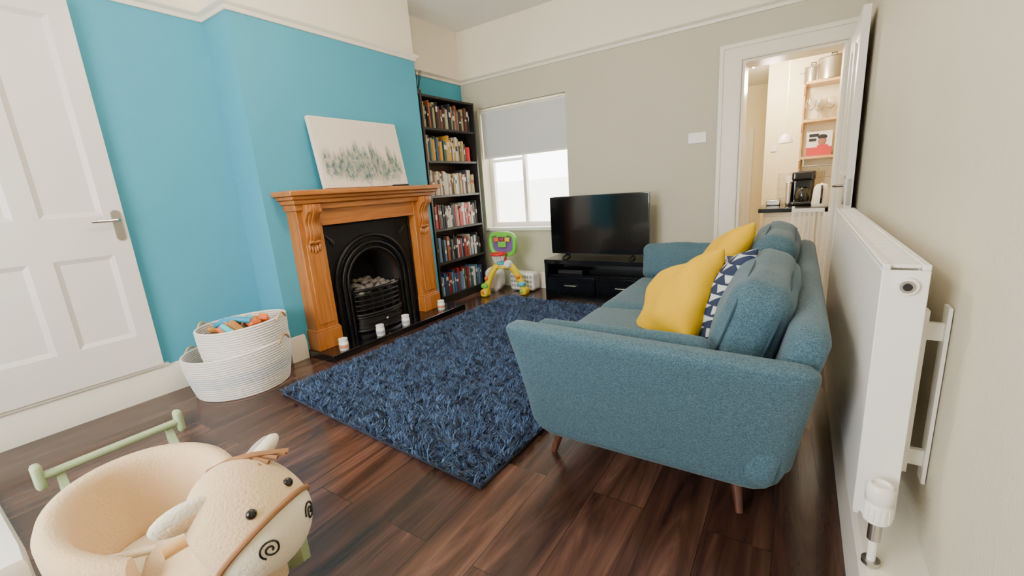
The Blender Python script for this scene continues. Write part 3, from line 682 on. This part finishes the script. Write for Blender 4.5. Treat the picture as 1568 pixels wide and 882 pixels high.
s.cyl((.195,1.135,.255),(.195,1.135,.305),.013,m_chrome);s.cyl((.195,1.135,.285),(.195,1.19,.285),.010,m_chrome);s.cyl((.195,1.135,.188),(.195,1.135,.26),.0085,m_white);s.cyl((.195,1.135,.189),(.195,1.135,.199),.018,m_chrome)
for y in(1.28,2.62):
    s.box(.240,.262,y,y+.03,.36,.77,m_white);s.box(.262,.296,y+.008,y+.022,.38,.42,m_white);s.box(.262,.296,y+.008,y+.022,.70,.74,m_white);s.box(.290,.297,y-.005,y+.035,.34,.78,m_white)
s.done('valves_and_brackets',rd,merge=False)
# ---------------------------------------------------------------- rope baskets
m_rope=M('white_cotton_rope',(238,230,218),rough=.9,bump=.4,bscale=120);m_rope2=M('grey_cotton_rope',(218,218,216),rough=.9,bump=.4,bscale=120)
def rope_basket(name,c,r0,r1,h,sy=1,grey=None,n=48,tilt=0):
    mb=MB();k=int(h/.014)
    for i in range(k):
        t=i/(k-1);r=r0+(r1-r0)*sin(t*pi/2);z=.008+t*(h-.016)
        path=[(c[0]+r*cos(2*pi*j/n),c[1]+sy*r*sin(2*pi*j/n),c[2]+z+t*(.004*sin(4*pi*j/n)+tilt*cos(2*pi*j/n-.6))) for j in range(n)]
        mb.tube(path,.0085,m_rope2 if grey and grey(t) else m_rope,n=8,closed=True)
    mb.lathe((c[0],c[1],c[2]+.004),[(0,0),(r0,0),(r0,.012),(0,.012)],m_rope,n=n)
    for sg in(1,-1):
        a0=.6+(pi if sg<0 else 0)
        mb.tube([(c[0]+(r1+.008)*cos(a0+(q-.5)*.45),c[1]+sy*(r1+.008)*sin(a0+(q-.5)*.45),c[2]+h-.02+tilt*sg+.04*sin(q*pi)) for q in [i/12 for i in range(13)]],.007,M('beige_rope',(205,170,125),rough=.9),n=8)
    return mb.done(name,merge=False,smooth=60)
rope_basket('rope_basket',(-2.935,1.20,0),.255,.295,.27,grey=lambda t:.3<t<.6,tilt=.02)
rope_basket('rope_basket',(-2.89,1.235,.10),.215,.245,.32,tilt=.015)
ty=MB()
mc=[M('toy_wood',(200,140,70)),M('toy_blue',(40,150,190)),M('toy_orange',(230,110,50)),M('toy_teal',(90,190,200)),M('toy_brown',(130,80,45))]
for i in range(18):
    a=R.uniform(0,6.28);r=.16*R.random()**.5;ty.rbox((-2.89+r*cos(a),1.235+r*sin(a),.37+R.uniform(0,.04)),(R.uniform(.05,.1),R.uniform(.03,.06),R.uniform(.03,.05)),.012,R.choice([mc[0],mc[2],mc[2],mc[4],mc[3]]),rot=(R.random(),R.random(),R.random()*3),n=4)
ty.tube([(-3.02,1.14,.40),(-2.95,1.16,.43),(-2.88,1.2,.44),(-2.83,1.26,.42)],.018,mc[1])
ty.lathe((-2.89,1.235,.14),[(0,0),(.19,0),(.20,.22),(0,.23)],mc[4])
ty.done('wooden_toys',merge=False)
# ---------------------------------------------------------------- toy basketball hoop
m_ty=M('toy_yellow',(236,206,30),rough=.35);m_tg=M('toy_green',(120,205,70),rough=.35);m_to=M('toy_orange_pl',(235,110,40),rough=.35);m_tr=M('toy_red',(220,50,45),rough=.35);m_tb=M('toy_lblue',(90,190,210),rough=.35);m_tw=M('toy_white',(240,240,238),rough=.35);m_tp=M('toy_purple',(120,95,150),rough=.4)
hp=MB();hx,hy=-2.585,3.72
for sg,fx,fy in((-1,-.19,-.10),(1,.19,.09)):
    P=[(hx+fx*q,hy+fy*q,.35-.31*q**2.2) for q in[i/14 for i in range(15)]]
    hp.tube(P[3:],.036,m_ty);hp.tube(P[:5],.030,m_tb);hp.rbox((hx+fx,hy+fy,.04),(.08,.11,.08),.028,m_ty,n=8)
    hp.rbox((hx+fx*.93,hy+fy*.93-.02,.12),(.075,.075,.05),.02,m_tg if sg<0 else m_tb,n=8)
    hp.sph((hx+fx*.8,hy+fy*.8-.036,.2),.022,m_to,n=12);hp.sph((hx+fx*.97,hy+fy*.97-.055,.05),.02,m_to if sg<0 else m_tg,n=12)
hp.rbox((hx,hy,.34),(.19,.09,.08),.03,m_tw,n=8);hp.rbox((hx,hy-.04,.36),(.09,.06,.04),.02,m_tb,n=8);hp.rbox((hx,hy-.035,.315),(.12,.05,.03),.012,m_ty,n=6)
fr=[(hx+.15*math.copysign(abs(cos(a))**.6,cos(a))*(1+.08*sin(a)),hy+.02,.55+.11*math.copysign(abs(sin(a))**.6,sin(a))) for a in[2*pi*i/36 for i in range(36)]]
hp.tube(fr,.025,m_tg,closed=True)
hp.add([(x,y,z) for x,y,z in fr],[tuple(range(36))],m_tp);hp.add([(x,y+.01,z) for x,y,z in fr],[tuple(range(36))[::-1]],m_tg)
hp.rbox((hx-.07,hy+.005,.60),(.06,.015,.045),.007,m_to,n=6);hp.rbox((hx+.07,hy+.005,.60),(.06,.015,.045),.007,m_ty,n=6);hp.rbox((hx,hy+.005,.55),(.10,.015,.06),.007,m_tg,n=6);hp.rbox((hx,hy+.005,.64),(.14,.015,.03),.007,m_tg,n=6);hp.rbox((hx,hy+.003,.60),(.04,.015,.03),.007,m_tr,n=6)
hp.tube([(hx+.075*cos(a),hy-.075+.075*sin(a),.46) for a in[2*pi*i/24 for i in range(24)]],.013,m_tr,closed=True)
for i in range(14):
    a=2*pi*i/14
    for dd in(.35,-.35):hp.cyl((hx+.072*cos(a),hy-.075+.072*sin(a),.46),(hx+.05*cos(a+dd),hy-.075+.05*sin(a+dd),.39),.003,m_tw,n=6)
hp.box(hx-.03,hx+.03,hy+.0,hy+.03,.36,.46,m_tr)
hp.done('toy_basketball_hoop',merge=False,smooth=50)
sb=MB();m_lat=M('white_plastic',(238,236,232),rough=.5)
sb.rbox((-2.50,4.0,.11),(.30,.16,.20),.03,m_lat,n=8)
for i in range(8):
    for j in range(3):sb.box(-2.63+i*.034,-2.608+i*.034,3.917,3.921,.05+j*.05,.08+j*.05,M('grey_dot',(150,150,150)))
sb.done('storage_basket',merge=False)
sb=MB();m_bag=M('patterned_fabric',(225,220,215),rough=.9,var=.25,vscale=25)
sb.rbox((-2.83,3.90,.13),(.16,.20,.25),.06,m_bag,n=12,wr=.02,puff=(.02,.02,.02));sb.done('fabric_bag',merge=False)
# ---------------------------------------------------------------- rocking horse
rh=empty('plush_rocking_horse',(-1.3,.3,0))
m_pl=M('cream_plush',(226,194,150),rough=.95,sheen=.2,bump=.35,bscale=160,var=.06,vscale=12)
m_pl2=M('pale_plush',(238,224,196),rough=.95,sheen=.2,bump=.3,bscale=160)
m_br=M('brown_strap',(150,105,65),rough=.8);m_gw=M('sage_painted_wood',(166,182,138),rough=.5);m_gy=M('grey_plush',(165,155,148),rough=.95,sheen=.2);m_eye=M('eye_black',(20,15,14),rough=.15)
s=MB()
for yy in(.20,.49):
    N=30;up=[];lo=[]
    for i in range(N+1):
        t=-1+2*i/N;x=-1.49+.42*t;z=.021+(.285 if t<0 else .15)*abs(t)**2.6;up.append((x,z+.045));lo.append((x,z-.02))
    poly=up+lo[::-1]
    s.prism(poly,lambda a,b,d:(a,d,b),yy-.011,yy+.011,m_gw)
s.cyl((-1.895,.155,.345),(-1.895,.53,.345),.013,m_gw)
for yy in(.155,.525):s.rbox((-1.90,yy,.345),(.042,.026,.085),.012,m_gw,n=6)
s.box(-1.65,-1.15,.19,.50,.10,.118,m_gw)
s.done('rockers',rh,merge=False,bevel=.002)
s=MB();cx,cy=-1.32,.262
A0=radians(148);NA=48;NP=20
vs=[];fs=[]
for i in range(NA+1):
    a=pi-A0+2*A0*i/NA
    e=abs(i/NA-.5)*2
    top=.465-.075*e**2.2;th=.027
    rx,ry=.195,.172
    cr=cos(a);sr=sin(a)
    ring=[]
    for k in range(NP):
        q=k/NP
        if q<.4:
            t=q/.4;r=.80+.20*sin(t*pi/2);z=.14+(top-.03-.14)*t;o=th
        elif q<.6:
            t=(q-.4)/.2;r=1.0;z=top-.03+th*sin(t*pi);o=th*cos(t*pi)
        else:
            t=(q-.6)/.4;r=1.0-.22*t**2;z=top-.03-(top-.03-.22)*t;o=-th
        ring.append((cx+cr*(rx*r+o),cy+sr*(ry*r+o),z))
    vs+=ring
for i in range(NA):
    for k in range(NP):
        l=(k+1)%NP;fs.append((i*NP+k,i*NP+l,(i+1)*NP+l,(i+1)*NP+k))
fs+=[tuple(range(NP)),tuple(range(NA*NP,(NA+1)*NP))]
s.add(vs,fs,m_pl);s.sph((cx,cy,.19),(.185,.165,.08),m_pl2,n=28)
s.done('seat_shell',rh,smooth=60)
s=MB()
s.sph((-1.17,.31,.24),(.18,.13,.12),m_pl,n=28);s.sph((-1.00,.32,.34),(.09,.09,.16),m_pl,n=24)
for x,y in((-1.15,.24),(-1.15,.42),(-1.46,.22),(-1.46,.44)):s.cyl((x,y,.22),(x+.02,y,.117),.05,m_pl,r1=.04)
s.done('body',rh,merge=False,smooth=60)
H=Vector((-.91,.325,.485));Dv=Vector((.72,.22,-.66)).normalized();Yv=Vector((-.20,1,0));Yv=(Yv-Dv*Yv.dot(Dv)).normalized();Uv=Dv.cross(Yv)*-1
if Uv.z<0:Uv=-Uv
def HP(sv,ang,ex=0):
    rr=math.sqrt(max(0,1-abs(sv)**2.3))
    k=1+.05*sv
    return H+Dv*(.125*sv)+ (Uv*cos(ang)*(.098*k)+Yv*sin(ang)*(.104*k))*rr + (Uv*cos(ang)+Yv*sin(ang))*ex*(1 if rr>.2 else .3)+Dv*ex*sv
NS,NA2=32,36;vs=[];f1=[];f2=[]
for i in range(NS+1):
    sv=-cos(pi*i/NS)
    for j in range(NA2):vs.append(HP(sv,2*pi*j/NA2))
for i in range(NS):
    sv=-cos(pi*(i+.5)/NS)
    for j in range(NA2):
        l=(j+1)%NA2;q=(i*NA2+j,(i+1)*NA2+j,(i+1)*NA2+l,i*NA2+l)
        (f2 if sv>.36 else f1).append(q)
s=MB();s.add(vs,f1,m_pl);s.add(vs,f2,m_pl2)
s.done('head',rh,smooth=80)
s=MB()
s.tube([HP(.36,2*pi*j/40,.002) for j in range(40)],.006,m_br,n=8,closed=True)
for sg in(-1,1):
    e=HP(.14,sg*radians(25),.0);s.sph(e,.0100,m_eye,n=14)
    c0=(.70,sg*radians(38));pts=[]
    for i in range(34):
        a=i/33*pi*3.6;r=.002+.015*i/33
        sv=c0[0]+r*cos(a)/.125;an=c0[1]+r*sin(a)/.07
        pts.append(HP(min(.97,sv),an,.001))
    s.tube(pts,.002,m_eye,n=6)
s.done('face_details',rh,merge=False)
s=MB()
def ear(base,tip,side,w,m1,m2):
    base=Vector(base);tip=Vector(tip);ax=(tip-base);L=ax.length;ax.normalize();sd=Vector(side);sd=(sd-ax*sd.dot(ax)).normalized();nn=ax.cross(sd)
    R3=Matrix((sd,nn,ax)).transposed();sg=1 if nn.dot(Vector((.9,-.3,.5)))>0 else -1
    s.sph(base+ax*L/2,(w,.020,L/2),m1,n=20,R=R3);s.sph(base+ax*L*.52+nn*.010*sg,(w*.62,.012,L*.36),m2,n=16,R=R3)
ear((-.91,.285,.555),(-.955,.175,.530),(.5,.1,1),.036,m_pl2,m_pl)
ear((-.955,.345,.555),(-.985,.44,.585),(.75,.25,.45),.036,m_pl2,m_gy)
for i in range(7):
    y=.325+i*.006;s.tube([(-1.0,y,.49),(-.985,y+.002*i,.575),(-.945,y+.01,.588),(-.90,y+.012*i-.02,.578)],.005,m_br,n=6)
s.tube([(-1.0,.30,.57),(-.96,.33,.592),(-.93,.37,.592),(-.9,.42,.58)],.006,m_br,n=6)
s.done('ears_and_mane',rh,merge=False,smooth=60)
s=MB();s.cyl((-1.05,.205,.42),(-1.05,.44,.42),.013,m_pine);s.tube([(cx+.10,cy-.17,.37),(cx+.02,cy-.11,.33),(cx+.08,cy,.31),(cx+.18,cy+.02,.33)],.010,m_pl2)
s.done('handle_and_strap',rh,merge=False)
s=MB();s.rbox((-2.02,-.25,.16),(1.0,.64,.32),.03,m_white,n=8);s.done('white_toy_chest',merge=False)
# ---------------------------------------------------------------- added unseen ceiling light with bare fitting, brightens room and ceiling
pn=MB();pn.cyl((-1.5,1.4,2.55),(-1.5,1.4,2.82),.004,m_white);pn.cyl((-1.5,1.4,2.52),(-1.5,1.4,2.58),.02,m_white);pn.lathe((-1.5,1.4,2.79),[(0,0),(.045,0),(.04,.03),(0,.03)],m_white);pn.done('added_light_fitting')
def light(name,typ,loc,power,color=(1,1,1),size=.2,rot=(0,0,0),sy=None):
    l=bpy.data.lights.new(name,typ);l.energy=power;l.color=color
    if typ=='AREA':
        l.size=size
        if sy:l.shape='RECTANGLE';l.size_y=sy
    else:l.shadow_soft_size=size
    o=bpy.data.objects.new(name,l);o.location=loc;o.rotation_euler=rot;SC.collection.objects.link(o);return o
light('added_ceiling_fill','POINT',(-1.5,1.4,2.40),58,(1,.86,.68),.10)  # added lamp out of view, lifts the room and ceiling
light('kitchen_bulb','POINT',(-.3,5.1,1.95),62,(1,.87,.68),.1)
light('window_2_daylight','AREA',(-1.6,YF-.25,1.5),74,(.97,.98,1),1.7,rot=(radians(90),0,0),sy=1.6)
o=light('window_1_portal','AREA',(-2.54,YB+.23,1.33),1,(1,1,1),1.08,(radians(-90),0,0),1.33);o.data.cycles.is_portal=True
w=bpy.data.worlds.new('sky');SC.world=w;w.use_nodes=True;w.node_tree.nodes['Background'].inputs[0].default_value=(.95,.97,1,1);w.node_tree.nodes['Background'].inputs[1].default_value=10
# ---------------------------------------------------------------- camera
yaw,pit,rol=.5912,.2279,-.0723
f=Vector((-sin(yaw)*cos(pit),cos(yaw)*cos(pit),-sin(pit)));r0=Vector((cos(yaw),sin(yaw),0));u0=r0.cross(f)
r=r0*cos(rol)+u0*sin(rol);u=-r0*sin(rol)+u0*cos(rol)
cam=bpy.data.cameras.new('camera');cam.lens=662.3/1568*36;cam.sensor_width=36;cam.shift_y=3.5/1568;cam.clip_start=.02
co=bpy.data.objects.new('camera',cam);co.matrix_world=Matrix.Translation((0,0,1.10))@Matrix((r,u,-f)).transposed().to_4x4();SC.collection.objects.link(co);SC.camera=co
